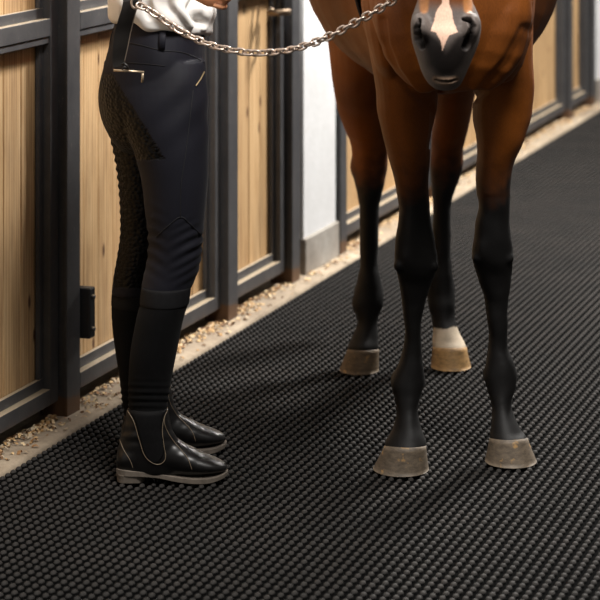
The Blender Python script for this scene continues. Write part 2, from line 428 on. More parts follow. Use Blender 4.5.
def door(idx, s0, s1):
    off = (-2.52, (s0 + s1) / 2, 0); t = empty('door_%d' % idx, off); tag(t, kind='structure')
    fw = .052; B = .0015
    def fr(name, m, bev=B): p = m.build(name, M['steel'], t, smooth=False, off=off, bevel=bev); addrust(p, .25); return p
    fr('bottom_rail', MB().box(XD - .045, XD, s0 + fw, s1 - fw, .043, .083))
    fr('lock_rail', MB().box(XD - .045, XD, s0 + fw, s1 - fw, .962, 1.006))
    fr('top_rail', MB().box(XD - .045, XD, s0 + fw, s1 - fw, 1.60, 1.645))
    for a, b in ((s0 + .004, s0 + fw), (s1 - fw, s1 - .004)): fr('stile', MB().box(XD - .045, XD - .0005, a, b, .043, 1.645))
    i0, i1 = s0 + fw, s1 - fw; iw = .022
    for z0, z1 in ((.083, .962), (1.006, 1.60)):
        m = MB(); m.box(XI - .012, XI, i0, i1, z0, z0 + .026); m.box(XI - .012, XI if z1 > 1 else XD - .004, i0, i1, z1 - .018, z1 - (.003 if z1 < 1 else 0))
        m.box(XI - .012, XI, i0, i0 + iw, z0 + .026, z1 - .018); m.box(XI - .012, XI, i1 - iw, i1, z0 + .026, z1 - .018)
        fr('inner_frame', m); boards(i0, i1, z0, z1, t, off, idx * 10 + int(z0 * 10))
    return t
P_ = [(4.36, 4.44), (5.522, 5.602), (6.692, 6.775), (7.285, 7.362), (7.80, 7.87), (9.03, 9.11), (10.26, 10.34), (11.50, 11.58), (12.05, 12.13), (12.62, 12.70), (13.85, 13.93)]
PL = ['steel post at the left end of the front row of stalls, outside the frame', 'dark steel post with rusted foot left of the person, black guide box on its side',
      'dark steel post just right of the person\'s knees, rusted at its foot', 'narrow dark steel post against the left side of the white pillar',
      'dark steel post at the right edge of the white pillar', 'steel post hidden behind the horse\'s left legs', 'steel post hidden behind the horse\'s right legs',
      'blurred dark steel post right of the horse between two pale board panels', 'far dark steel post next to the white pillar at the right edge',
      'last steel post past the far white pillar', 'steel post at the far end of the stall row']
for (a, b), l in zip(P_, PL): post(a, b, l)
D_ = [(4.44, 5.522), (5.602, 6.692), (6.775, 7.285), (7.87, 9.03), (9.11, 10.26), (10.34, 11.50), (11.58, 12.05), (12.70, 13.85)]
for i, (a, b) in enumerate(D_): door(i + 1, a, b)
def pillar(s0, s1, label):
    off = (-2.53, (s0 + s1) / 2, 0); t = empty('plastered_pillar', off); tag(t, label, 'pillar')
    m = MB().box(-2.60, -2.476, s0 + .006, s1 - .006, .115, 3.1); m.build('shaft', M['plaster'], t, smooth=False, off=off, bevel=.006)
    m = MB().box(-2.60, -2.466, s0, s1, 0.0, .12); m.build('plinth', M['plinth'], t, smooth=False, off=off, bevel=.005)
pillar(7.43, 7.795, 'white plastered pillar with grey plinth between the board stall and the horse')
pillar(12.20, 12.56, 'far white plastered pillar with grey plinth at the right edge of the view')

# guide box on the side of the first post
t = empty('door_guide', (-2.44, 5.62, .18)); tag(t, 'small black guide box fixed low on the steel post left of the person', 'bracket')
off = (-2.44, 5.62, .18)
MB().box(-2.482, -2.437, 5.605, 5.640, .182, .310).build('housing', M['black'], t, smooth=False, off=off, bevel=.004)
for z in (.205, .287): MB().tube([(-2.440, 5.622, z), (-2.431, 5.622, z)], .006, 10).build('bolt', M['steel'], t, off=off)

# latch with a ring cup on the third post
off = (-2.505, 7.145, .88); t = empty('latch_hook', off); tag(t, 'dark latch hook with a worn bronze ring hanging left of the white pillar', 'latch')
MB().box(-2.507, -2.495, 7.11, 7.18, .95, 1.00).build('back_plate', M['black'], t, smooth=False, off=off, bevel=.003)
for dy in (-.024, .024):
    pts = [(-2.498, 7.145 + dy, .985), (-2.475, 7.145 + dy, .975), (-2.462, 7.145 + dy, .95), (-2.460, 7.145 + dy, .892)]
    MB().tube(pts, .0095, 10).build('arm', M['black'], t, off=off)
ring = [(-2.460 + .033 * math.cos(k * math.pi / 14), 7.145 + .036 * math.sin(k * math.pi / 14), .886) for k in range(28)]
MB().tube(ring, [(.010, .0055)] * 28, 10, closed=True).build('ring', M['bronze'], t, off=off)

# wood shavings swept along the stall fronts
rnd = random.Random(11); V = []; Fc = []; Cc = []
tones = [lin(206, 172, 124), lin(184, 146, 98), lin(150, 112, 72), lin(222, 196, 154), lin(112, 80, 50), lin(196, 176, 148)]
def flake(x, y, z, L, w, a, tone):
    n = len(V); ca, sa = math.cos(a), math.sin(a); cu = rnd.uniform(.1, .5) * L; tl = rnd.uniform(-.3, .3)
    for i in range(4):
        u = (i / 3 - .5) * L; zz = z + cu * (1 - (2 * i / 3 - 1) ** 2) + .001
        for q in (-.5, .5): V.append((x + ca * u - sa * q * w, y + sa * u + ca * q * w, max(zz + tl * q * w, z + .0005))); Cc.append(tone)
    for i in range(3): Fc.append((n + 2 * i, n + 2 * i + 1, n + 2 * i + 3, n + 2 * i + 2))
for i in range(4200):
    y = rnd.uniform(4.6, 12.0)
    dens = .5 + .5 * math.sin(y * 5.1 + 1.3 * math.sin(y * 2.3))
    near = any(abs(y - (a + b) / 2) < .22 for a, b in P_)
    if rnd.random() > .35 + .5 * dens + (.3 if near else 0): continue
    x = -2.50 + abs(rnd.gauss(0, .030)) + (.0 if near else -.01)
    if rnd.random() < .05: x = rnd.uniform(-2.47, -2.41)
    if x > -2.405 or any(a - .015 < y < b + .015 and x < XP + .014 for a, b in P_) or (x < -2.455 and (7.40 < y < 7.82 or 12.17 < y < 12.59)): continue
    flake(x, y, .004, rnd.uniform(.006, .02), rnd.uniform(.004, .010), rnd.uniform(0, 6.28), rnd.choice(tones))
me = pydata(V, Fc); setcol(me, 'Col', np.array(Cc)); o = link('wood_shavings', me, M['shaving'])
tag(o, 'pale wood shavings scattered along the kerb under the stall fronts', 'shavings', kind='stuff')

# ------------------------------------------------------------------ the horse
HORSE = Vector((.33, 6.0, 0))
hroot = empty('horse', cam2world(HORSE), T)
tag(hroot, 'bay horse with black legs and pink-white snip standing on the mat facing the camera', 'horse')
Y0 = .10
b = MB()
# trunk
rr = []
for y, x, zc, rx, rz in crv([(5.17, .345, 1.10, .03, .04), (5.20, .345, 1.10, .12, .14), (5.27, .345, 1.10, .175, .205), (5.38, .343, 1.15, .19, .262), (5.52, .34, 1.20, .197, .312), (5.66, .337, 1.20, .222, .355),
                             (5.88, .340, 1.18, .314, .362), (6.12, .341, 1.165, .345, .355), (6.38, .336, 1.19, .338, .345), (6.60, .318, 1.24, .305, .315), (6.78, .316, 1.27, .265, .27), (6.92, .315, 1.28, .19, .19), (6.99, .315, 1.28, .05, .05)], 4):
    rr.append(((x, y + Y0, zc), (rx, 0, 0), (0, 0, rz)))
b.rings(rr, 40)
# withers, croup
b.ball((.34, 5.75 + Y0, 1.47), .07, .32, .10); b.ball((.318, 6.62 + Y0, 1.45), .16, .28, .11)
# neck
b.tube([Vector(p) for p in [(.34, 5.62, 1.25), (.335, 5.45, 1.36), (.325, 5.27, 1.44), (.315, 5.12, 1.47), (.31, 5.03, 1.47)]],
       [(.30, .17), (.25, .135), (.18, .10), (.13, .085), (.10, .07)], 28, ref=(0, .35, 1))
# pectorals and shoulders
for sx in (-1, 1):
    b.ball((.343 + sx * .085, 5.37, 1.04), .085, .085, .15, rot=Matrix.Rotation(sx * .22, 3, 'Y'))
    b.ball((.342 + sx * .124, 5.55, 1.16), .082, .15, .27)

def hleg(rows, sub=4): column(b, rows, sub, 26)
D1, D2 = 5.62, 5.69
hleg([(20, 362, 424, D1 - .02, .11), (60, 370, 432, D1 - .02, .12), (90, 375, 437, D1 - .01, .112), (117, 377.5, 434, D1, .098), (143, 384, 431, D1, .082), (170, 390.5, 429.5, D1, .068), (190, 395.5, 429, D1 - .003, .058), (207, 398.5, 430, D1 - .006, .052),
      (225, 398, 432, D1 - .010, .048), (240, 396, 435, D1 - .013, .047), (257, 395, 438, D1 - .013, .047), (270, 396, 437.5, D1 - .010, .045), (283, 399, 432, D1 - .003, .040), (299, 401.5, 426.5, D1, .037), (318, 403.8, 422.3, D1, .035), (335, 404.7, 421, D1, .034),
      (352, 402.5, 422, D1, .035), (368, 396.5, 424, D1 - .002, .040), (381, 392, 425.5, D1 - .006, .043), (393, 393.5, 422, D1 - .014, .040), (403, 396, 419, D1 - .026, .035), (412, 397, 418.5, D1 - .036, .034), (425, 394, 421, D1 - .048, .037), (436, 389, 424, D1 - .058, .044), (446, 384.5, 426, D1 - .066, .05), (456, 392, 418, D1 - .066, .035)])
hleg([(20, 470, 532, D2 - .02, .11), (60, 471, 533, D2 - .02, .12), (85, 472, 534.5, D2 - .01, .112), (105, 471.5, 533.5, D2, .10), (120, 472, 531, D2, .092), (140, 475, 525, D2, .08), (155, 476, 517.5, D2, .07), (170, 476, 512, D2, .063), (190, 476, 510, D2 - .003, .055), (207, 478.5, 509, D2 - .008, .050),
      (222, 475, 509.5, D2 - .010, .048), (235, 474, 511, D2 - .013, .047), (250, 472, 513, D2 - .013, .047), (263, 472.5, 513, D2 - .010, .045), (277, 477, 511, D2 - .003, .040), (296, 483.5, 508.5, D2, .036), (315, 486, 508, D2, .035), (335, 488, 507.5, D2, .034),
      (350, 487.5, 508, D2, .035), (363, 485.5, 514, D2 - .002, .040), (375, 484, 517, D2 - .006, .043), (388, 486, 516, D2 - .014, .040), (398, 489, 512, D2 - .026, .035), (408, 491.5, 511.5, D2 - .036, .034), (420, 491, 516, D2 - .048, .037), (430, 490, 521, D2 - .058, .044), (438, 489, 527, D2 - .066, .05), (448, 496, 519, D2 - .066, .035)])
E1, E2 = 6.535, 6.575
hleg([(-70, 322, 418, E1 - .02, .22), (0, 322, 410, E1 - .06, .20), (40, 328, 405, E1 - .05, .17), (70, 331, 402, E1 - .01, .14), (95, 334, 398, E1 + .04, .11), (110, 338, 395, E1 + .07, .095), (125, 343, 392, E1 + .095, .082), (140, 349, 390, E1 + .115, .072), (155, 351.5, 388, E1 + .128, .066), (168, 350.5, 387, E1 + .13, .064), (180, 354, 385, E1 + .122, .058), (193, 357, 382, E1 + .11, .050),
      (210, 359, 379, E1 + .10, .042), (240, 360, 378, E1 + .088, .036), (265, 360, 378, E1 + .078, .036), (280, 357.5, 381, E1 + .07, .041), (292, 354.5, 383, E1 + .064, .044), (305, 352, 383, E1 + .05, .042), (316, 356, 379.5, E1 + .036, .037), (325, 357, 378, E1 + .024, .036), (336, 352.5, 378.5, E1 + .012, .041), (348, 347.5, 379, E1, .05), (356, 353, 373, E1, .035)])
hleg([(-70, 424, 514, E2 - .02, .22), (0, 428, 506, E2 - .06, .20), (40, 431, 494, E2 - .05, .17), (70, 432, 482, E2 - .01, .14), (95, 432, 474, E2 + .04, .11), (119, 432, 470, E2 + .085, .088), (143, 431, 464.5, E2 + .115, .072), (155, 430.5, 463.5, E2 + .128, .066), (167, 430, 463, E2 + .13, .064), (180, 431, 459, E2 + .122, .058), (189, 432, 455.5, E2 + .11, .05),
      (205, 432.5, 451.5, E2 + .10, .042), (225, 433, 451, E2 + .092, .036), (250, 432, 450.5, E2 + .08, .036), (265, 429, 452, E2 + .074, .040), (280, 426.5, 454, E2 + .068, .044), (292, 426.5, 455, E2 + .06, .043), (305, 428.5, 455, E2 + .045, .04), (316, 431, 455, E2 + .032, .037), (325, 432, 457, E2 + .02, .037), (336, 433, 461.5, E2 + .01, .043), (347, 432.5, 466.5, E2, .05), (355, 439, 460, E2, .035)])
# head
DH = 4.87
hrows = [(90, 438, 453, 4.905, .016), (88, 434, 457, 4.902, .026), (84, 429, 461, 4.90, .036), (77, 424, 464.5, 4.90, .046), (69, 420.5, 468, 4.90, .054), (56, 416.5, 473.5, 4.90, .062), (42, 412, 479, 4.90, .067), (30, 410.8, 481, 4.905, .070), (20, 411, 480.5, 4.915, .072), (9, 414.5, 476, 4.925, .076),
         (0, 417.5, 472, 4.935, .082), (-15, 419, 470, 4.945, .09), (-40, 417, 472, 4.96, .105), (-80, 409, 480, 4.985, .125), (-120, 400, 489, 5.01, .15), (-155, 393, 496, 5.03, .155), (-190, 397, 492, 5.05, .135), (-215, 412, 478, 5.06, .10), (-230, 432, 458, 5.06, .04)]
column(b, hrows, 4, 36)
# nostril wings and chin
for sx in (-1, 1):
    b.ball(P(446 + sx * 24, 29, 4.862), .021, .030, .034, rot=Matrix.Rotation(sx * .25, 3, 'Y'))
b.ball(P(445.5, 80, 4.87), .024, .022, .012)
for sx in (-1, 1):   # ears
    e0 = P(446 + sx * 26, -205, 5.05)
    b.rings([(e0, (.03, 0, 0), (0, .02, 0)), (e0 + Vector((sx * .012, -.005, .06)), (.034, 0, 0), (0, .02, 0)), (e0 + Vector((sx * .02, -.01, .12)), (.022, 0, 0), (0, .014, 0)), (e0 + Vector((sx * .022, -.015, .165)), (.004, 0, 0), (0, .004, 0))], 16)
# bony points of the knees and fetlocks, tendons behind the cannons
for pts_ in ([(416.5, 256, D1 - .046, .034, .014, .04), (399, 266, D1 - .03, .012, .02, .014), (434, 266, D1 - .03, .012, .02, .014)],
             [(492.5, 250, D2 - .046, .034, .014, .04), (477, 258, D2 - .03, .012, .02, .014), (509, 258, D2 - .03, .012, .02, .014)]):
    for x, y, d, rx, ry, rz in pts_: b.ball(P(x, y, d), rx, ry, rz)
for x0, x1, y, d in ((395.5, 421.5, 381, D1), (488, 513, 375, D2), (358, 379.5, 292, E1 + .065), (430, 451.5, 286, E2 + .062)):
    for x in (x0, x1): b.ball(P(x, y, d + .012), .011, .022, .022)
for x, ya, yb, d in ((413, 290, 378, D1 + .034), (498, 284, 372, D2 + .034), (369, 215, 288, E1 + .12), (442, 210, 282, E2 + .12)):
    b.tube([P(x, ya, d), P(x, yb, d)], .012, 12)
me = fuse(b, .005, 4, .5)
bm0 = bmesh.new(); bm0.from_mesh(me)
ed = [e for e in bm0.edges if all(v.co.y < 4.96 and .93 < v.co.z < 1.19 for v in e.verts)]
bmesh.ops.subdivide_edges(bm0, edges=ed, cuts=2, use_grid_fill=True); bm0.to_mesh(me); bm0.free()
c = co(me); nr = normals(me)
px = 300 + c[:, 0] / c[:, 1] * F; py = (CAMH - c[:, 2]) * F / c[:, 1] - 196     # used to lay the coat markings and folds
head = (c[:, 1] < 5.12) & (c[:, 2] < 1.30) & (np.abs(c[:, 0] - .297) < .13)
front = head & (c[:, 1] < 4.92)
# nostrils: comma shaped hollows
def seg_dist(x, y, pts):
    d = np.full(len(x), 1e9)
    for (ax, ay, ra), (bx, by, rb) in zip(pts[:-1], pts[1:]):
        t = np.clip(((x - ax) * (bx - ax) + (y - ay) * (by - ay)) / ((bx - ax) ** 2 + (by - ay) ** 2), 0, 1)
        d = np.minimum(d, np.hypot(x - ax - t * (bx - ax), y - ay - t * (by - ay)) / (ra + t * (rb - ra)))
    return d
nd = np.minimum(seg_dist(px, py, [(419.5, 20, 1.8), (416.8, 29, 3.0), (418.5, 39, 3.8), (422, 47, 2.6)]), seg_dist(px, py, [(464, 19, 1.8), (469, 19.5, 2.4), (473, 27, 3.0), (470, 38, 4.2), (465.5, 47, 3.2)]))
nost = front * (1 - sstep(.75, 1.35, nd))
c -= nr * (nost * .015)[:, None]
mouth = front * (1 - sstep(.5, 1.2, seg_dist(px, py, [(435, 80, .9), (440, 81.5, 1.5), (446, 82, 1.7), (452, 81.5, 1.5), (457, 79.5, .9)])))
c -= nr * (mouth * .007)[:, None]
# muscle folds of chest and forearm
chest = (~head) & (c[:, 1] < 5.75) & (py < 150)
def fold(pts, depth, w):
    global c
    d = seg_dist(px, py, pts); k = chest * (1 - sstep(.3, 1.6, d)); c -= nr * (k * depth)[:, None]
fold([(383, 20, 4), (386, 45, 4), (396, 70, 4), (412, 92, 3), (430, 106, 3)], .006, 1)
fold([(524, 30, 6), (508, 62, 5), (492, 80, 5), (476, 98, 4)], .006, 1)
fold([(440, 92, 2.5), (441, 104, 2.5)], .01, 1); fold([(470, 96, 2.5), (467, 106, 2.5)], .01, 1)
fold([(432, 108, 2), (430, 140, 2), (428, 180, 2)], .004, 1)

c += nr * ((~head) * sstep(.55, .7, c[:, 2]) * (.0034 * vnoise(c * np.array([1, 1, .6]), 17) + .0015 * vnoise(c, 40)))[:, None]
# tendon grooves and bony edges on the lower legs
low = (~head) & (c[:, 2] < .62)
c += nr * (low * (.0012 * vnoise(c, 60) + .0018 * vnoise(c, 27)))[:, None]
setco(me, c)
# coat colours
brown = np.array(lin(132, 73, 22)); dark = np.array(lin(76, 39, 11)); black = np.array(lin(14, 13, 13))
n1 = vnoise(c, 9); n2 = vnoise(c, 31); n3 = vnoise(c, 110)
col = brown + (dark - brown) * (np.clip(.35 + .35 * n1 + .15 * n2, 0, 1))[:, None]
fr_ = c[:, 1] < 5.95
z = c[:, 2]
cxl = np.where(c[:, 0] < .345, .27, .455)
thr = np.where(fr_, .66 + .25 * (c[:, 0] - cxl) + .02 * n1, .555 + .02 * n1 + .35 * np.clip(c[:, 1] - 6.63, -.2, .1))
kb = 1 - sstep(-.09, .085, z - thr + .035 * n2 + .02 * n3 + .02 * vnoise(c * np.array([1, 1, .3]), 60))
col = col + (black - col) * kb[:, None]
col = col * (1 + (.35 * (low * np.clip(n2, 0, 1) * .6))[:, None])
# muzzle
grey = np.array(lin(92, 84, 80)); mdark = np.array(lin(24, 20, 19))
hz = head & (~(c[:, 1] > 5.02))
mz = hz * sstep(1.155, 1.115, z + .006 * n2)
col = col + (grey - col) * mz[:, None]
dk = front * np.clip(1 - sstep(.5, 1.5, seg_dist(px, py, [(424, 38, 7), (433, 46, 9), (438, 60, 12), (446, 66, 13), (455, 58, 12), (462, 44, 9)])) , 0, 1)
col = col + (mdark - col) * (dk * .95)[:, None]
lipm = front * (1 - sstep(.6, 1.3, seg_dist(px, py, [(435, 79, 3.4), (446, 82, 5), (456, 79, 3.4)])))
col = col + (np.array(lin(120, 98, 80)) - col) * (lipm * .8)[:, None]
for sx in (-1, 1):
    tn = front * (1 - sstep(.5, 1.2, seg_dist(px, py, [(446 + sx * 22, -6, 6), (446 + sx * 22, 9, 5)])))
    col = col + (np.array(lin(165, 112, 66)) - col) * (tn * .8)[:, None]
poly = [(444, -40), (440, -20), (441.5, 3), (437, 10), (434, 21), (430.5, 31), (436, 33.5), (440, 40), (441.7, 46), (443, 52), (445.2, 45), (449, 36), (457.5, 32), (454, 23.5), (452, 10), (448.5, 3), (450, -20), (446, -40)]
def inpoly(x, y, pl):
    r = np.zeros(len(x), bool)
    for (x1, y1), (x2, y2) in zip(pl, pl[1:] + pl[:1]):
        cnd = ((y1 > y) != (y2 > y)); xi = (x2 - x1) * (y - y1) / ((y2 - y1) if y2 != y1 else 1e-9) + x1; r ^= cnd & (x < xi)
    return r
snip = front & inpoly(px + .7 * n3, py + .7 * n2, poly) & (c[:, 1] < 4.95)
col[snip] = np.array(lin(226, 188, 166)) * (1 + .06 * n2[snip])[:, None]
col = col + (np.array(lin(14, 12, 12)) - col) * np.clip(nost + mouth * .8, 0, 1)[:, None]  # nostrils and mouth slit: dark skin plus painted shade of the hollows
# white coronet on one hind foot
wc = (c[:, 1] > 6.3) & (c[:, 0] > .3) & (z < .104 + .010 * n2) 
col[wc] = np.array(lin(186, 172, 152)) * (1 + .12 * n3[wc])[:, None]
col = np.clip(col, .002, 1)
body_v = [tuple(p) for p in (c - np.array(HORSE))]
# hooves: flaring horn walls joined to the same body
def hoof(y_top, xl, xr, y_bot, bl, br, dt, dbot, colr):
    d0 = 3696 / (y_bot + 196); toe = d0
    cb = Vector((((bl + br) / 2 - 300) / F * d0, toe + (br - bl) / 2 / F * d0 * 1.08, 0)); rb = (br - bl) / 2 / F * d0
    ct = P((xl + xr) / 2, y_top, dt); rt = (xr - xl) / 2 / F * dt - .0008
    m = MB(); seg = 40; rings_ = []
    zf = CAMH - (y_top + 196) / F * (dt - rt)
    for k in range(7):
        t = k / 6; cc = Vector((ct.x, ct.y, 0)).lerp(cb, t); r = rt + (rb - rt) * t ** 1.1
        rings_.append((cc, r, t))
        if k == 0: rings_.insert(0, (cc, r - .012, 0.0))
    v = []; f = []
    for cc, r, t in rings_:
        for q in range(seg):
            th = 2 * math.pi * q / seg; cs, sn = math.cos(th), math.sin(th)
            ry = r * (1.08 if sn < 0 else .95)
            zz = (zf - .006 + .004 * cs * cs - .022 * (sn + 1) / 2) * (1 - t) + .0
            v.append(cc + Vector((r * cs, ry * sn, zz + .001)))
    for i in range(7):
        for q in range(seg): f.append((i * seg + q, i * seg + (q + 1) % seg, (i + 1) * seg + (q + 1) % seg, (i + 1) * seg + q))
    f.append(tuple(range(seg))); f.append(tuple(7 * seg + q for q in range(seg))[::-1])
    return v, f, colr
hv = []; hf = []; hc = []
gry = np.array(lin(102, 91, 79)); tan = np.array(lin(156, 124, 82))
for args in [(446, 384, 426.5, 477.5, 374, 430.5, D1 - .068, 0, gry), (438, 489, 528, 469, 487, 539.5, D2 - .068, 0, gry),
             (348.5, 347, 379.5, 375.5, 339.5, 379.5, E1 - .002, 0, np.array(lin(100, 85, 66))), (346.5, 432, 467, 372, 432, 472.5, E2 - .002, 0, tan)]:
    v, f, cc = hoof(*args); n = len(hv); hv += [tuple(Vector(p) - HORSE) for p in v]; hf += [tuple(i + n for i in q) for q in f]; hc += [cc] * len(v)
polys = np.empty(len(me.loops), dtype=np.int32); me.loops.foreach_get('vertex_index', polys)
tot = np.empty(len(me.polygons), dtype=np.int32); me.polygons.foreach_get('loop_total', tot)
nb = len(body_v); faces = []; k = 0
for t_ in tot: faces.append(tuple(polys[k:k + t_])); k += t_
nfb = len(faces)
me2 = pydata(body_v + hv, faces + [tuple(i + nb for i in q) for q in hf])
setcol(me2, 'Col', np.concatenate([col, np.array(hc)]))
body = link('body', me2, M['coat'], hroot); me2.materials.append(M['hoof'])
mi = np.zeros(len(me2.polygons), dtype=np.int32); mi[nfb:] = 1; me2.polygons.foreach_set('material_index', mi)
# eyes, mane, forelock, tail
for sx in (-1, 1):
    MB().ball(P(446 + sx * 46, -112, 4.965), .02, .022, .02).build('eye', M['eye'], hroot, off=HORSE)
m = MB()
rnd = random.Random(3)
for i in range(70):
    t = i / 69; p0 = Vector((.325, 5.10, 1.57)).lerp(Vector((.34, 5.72, 1.58)), t) + Vector((0, 0, .03 * math.sin(t * 3.1)))
    q = rnd.uniform(-.02, .02)
    m.tube([p0, p0 + Vector((-.05, q, .01)), p0 + Vector((-.11, q, -.07)), p0 + Vector((-.125, q * 2, -.20 - rnd.uniform(0, .06)))], [.012, .012, .009, .003], 6)
m.build('mane', M['mane'], hroot, off=HORSE)
m = MB()
for i in range(60):
    a = rnd.uniform(0, 6.28); r = .035 * math.sqrt(rnd.random()); x, y = r * math.cos(a), r * math.sin(a)
    m.tube([(.315 + x * .4, 7.05 + y * .3, 1.38), (.315 + x, 7.13 + y, 1.25), (.318 + x * 1.3, 7.16 + y, .95), (.32 + x * .9, 7.15 + y, .62 + rnd.uniform(-.08, .1))], [.012, .013, .011, .003], 6)
m.build('tail', M['mane'], hroot, off=HORSE)

# black girth around the barrel behind the elbows
bm_ = BVHTree.FromPolygons(body_v, faces)
def ray_h(o_, d_):
    h = bm_.ray_cast(Vector(o_) - HORSE, Vector(d_).normalized()); return (h[0] + HORSE, h[1]) if h[0] is not None else (None, None)
ring = []
for k in range(64):
    th = 2 * math.pi * k / 64; dr = Vector((math.cos(th), 0, math.sin(th))); h, n_ = ray_h(Vector((.335, 5.70, 1.15)) + dr * 1.2, -dr)
    if dr.z < .1:      # keep clear of the legs: follow the barrel itself
        q = 1 / math.sqrt((dr.x / .214) ** 2 + (dr.z / .318) ** 2); h = Vector((.337, 5.70, 1.19)) + dr * q
    if h is not None: ring.append((h, dr))
v = []; f = []
for h, dr in ring:
    for dy, e in ((-.04, .001), (-.04, .008), (.04, .008), (.04, .001)): v.append(h + dr * e + Vector((0, dy, 0)))
n = len(ring)
for i in range(n):
    j = (i + 1) % n
    for k in range(4): f.append((i * 4 + k, i * 4 + (k + 1) % 4, j * 4 + (k + 1) % 4, j * 4 + k))
g = link('girth', pydata([p - HORSE for p in v], f), M['strap']); g.location = cam2world(HORSE); g.rotation_euler = (0, 0, T)
tag(g, 'black girth strap around the bay horse behind its shoulder', 'girth')

# ------------------------------------------------------------------ the person
PER = Vector((-.33, 5.58, 0))
proot = empty('person', cam2world(PER), T)
tag(proot, 'person in white shirt, black riding breeches and black ankle boots standing side-on by the stalls', 'person')
DN, DF, DC = 5.485, 5.685, 5.585
# body: one continuous skin surface
b = MB()
column(b, [(75, 118, 194, DC, .12), (20, 124, 194, DC, .11), (-20, 122, 194, DC, .12), (-70, 118, 194, DC, .135), (-110, 115, 192, DC, .16), (-132, 122, 184, DC, .165), (-146, 136, 176, DC, .11)], 4)
column(b, [(60, 125, 190, DN + .04, .05), (120, 136, 198, DN + .01, .06), (180, 152, 198, DN, .062), (230, 158, 194, DN, .05), (280, 153, 184, DN, .045), (330, 141, 173, DN, .042), (400, 136, 160, DN - .01, .028), (445, 132, 162, DN - .01, .026), (464, 128, 172, DN - .012, .024), (472, 129, 190, DN - .012, .024)], 3)
column(b, [(60, 116, 180, DF - .04, .05), (120, 115, 168, DF - .01, .06), (180, 126, 162, DF, .062), (230, 129, 160, DF, .05), (280, 124, 150, DF, .045), (330, 121, 146, DF, .042), (395, 128, 143, DF + .01, .028), (425, 128, 147, DF + .01, .026), (440, 127, 158, DF + .01, .024)], 3)
b.tube([P(155, -135, DC), P(160, -165, DC), P(166, -185, DC)], [.058, .052, .05], 18)
hc_ = P(172, -222, DC)
b.ball(hc_, .098, .078, .112); b.ball(hc_ + Vector((.035, 0, -.055)), .062, .058, .07)
b.ball(hc_ + Vector((.098, 0, -.025)), .02, .013, .022)       # nose
b.ball(hc_ + Vector((.078, 0, -.092)), .022, .026, .018)      # chin
for s in (-1, 1): b.ball(hc_ + Vector((-.008, s * .078, -.015)), .02, .01, .03)
sh = {-1: (Vector((-.345, 5.405, 1.375)), Vector((-.46, 5.37, 1.19)), Vector((-.247, 5.285, 1.146))), 1: (Vector((-.345, 5.765, 1.375)), Vector((-.44, 5.80, 1.18)), Vector((-.235, 5.56, 1.165)))}
for s, (a, e, w) in sh.items():
    b.tube([a + Vector((0, -s * .02, .01)), a.lerp(e, .3), a.lerp(e, .7), e, e.lerp(w, .15), e.lerp(w, .4), e.lerp(w, .75), w], [.06, .05, .044, .041, .044, .042, .032, .027], 16)
    fwd = (w - e).normalized(); side = Vector((0, -s, 0)); side = (side - fwd * side.dot(fwd)).normalized(); up = fwd.cross(side); up = up if up.z > 0 else -up
    # palm
    pc = w + fwd * .045 - up * .004
    b.tube([w - fwd * .01, w + fwd * .02, w + fwd * .055, w + fwd * .082], [(.025, .02), (.033, .018), (.041, .017), (.040, .015)], 16, ref=up)
    # four fingers curling inward round a closed fist
    inn = -side
    for k, (L, r) in enumerate(((.043, .0088), (.047, .0092), (.044, .0088), (.035, .0078))):
        base = w + fwd * .080 + up * (.030 - .020 * k)
        p1 = base + fwd * (L * .62) + inn * .012; p2 = p1 + fwd * (L * .1) + inn * (L * .62); p3 = p2 - fwd * (L * .52) + inn * .008
        b.tube([base - fwd * .02, base, base.lerp(p1, .6), p1, p1.lerp(p2, .6), p2, p2.lerp(p3, .6), p3], [r * 1.05, r * 1.1, r, r * 1.05, r * .95, r * .98, r * .9, r * .75], 10)
    tb = w + fwd * .025 + up * .03; t1 = tb + fwd * .032 + up * .012 + inn * .016; t2 = t1 + fwd * .026 - up * .004 + inn * .018
    b.tube([tb - fwd * .015 - up * .008, tb, t1, t1.lerp(t2, .6), t2], [.014, .013, .0105, .0098, .007], 10)
me = fuse(b, .004, 3, .5); c = co(me); setco(me, c - np.array(PER)); link('body', me, M['skin'], proot)
for s in (-1, 1):
    MB().ball(hc_ + Vector((.084, s * .032, .0)), .012, .013, .012).build('eye', M['white'], proot, off=PER)
m = MB(); m.ball(hc_ + Vector((-.016, 0, .026)), .100, .086, .105, 24); m.ball(hc_ + Vector((-.112, 0, -.03)), .045, .045, .045); fuse_h = m
m.build('hair', M['hair'], proot, off=PER)
MB().ball(hc_ + Vector((.090, 0, -.066)), .006, .022, .006).build('mouth', M['lip'], proot, off=PER)

# breeches
b = MB()
column(b, [(17, 114.5, 203, DC, .128), (24, 114, 204, DC, .132), (40, 110, 205, DC, .145), (62, 104.5, 205.5, DC, .160), (85, 99.5, 207, DC, .168), (103, 99, 208, DC, .166), (122, 103, 207, DC, .15), (140, 112, 205, DC, .12), (152, 122, 200, DC, .07)], 4, 40)
column(b, [(60, 115, 205, DN + .03, .075), (90, 113, 207.5, DN + .01, .088), (120, 122, 208.5, DN, .09), (150, 133, 208.5, DN, .089), (180, 141, 208, DN, .084), (210, 145, 205.5, DN, .077), (235, 148, 203, DN, .070), (258, 147, 201, DN, .064), (273, 144, 197.5, DN, .061), (285, 141.5, 192, DN, .06), (292, 141.5, 189, DN, .059)], 4, 36)
column(b, [(60, 104, 180, DF - .03, .075), (90, 101, 180, DF - .01, .088), (120, 105, 176, DF, .09), (150, 113, 172, DF, .088), (180, 118, 170, DF, .082), (210, 120, 171, DF, .075), (235, 120, 172, DF, .068), (258, 116.5, 165, DF, .063), (275, 113.5, 160, DF, .06), (288, 112, 157, DF, .058), (294, 111.5, 156, DF, .057)], 4, 36)
me = fuse(b, .004, 5, .5); c = co(me); nr = normals(me)
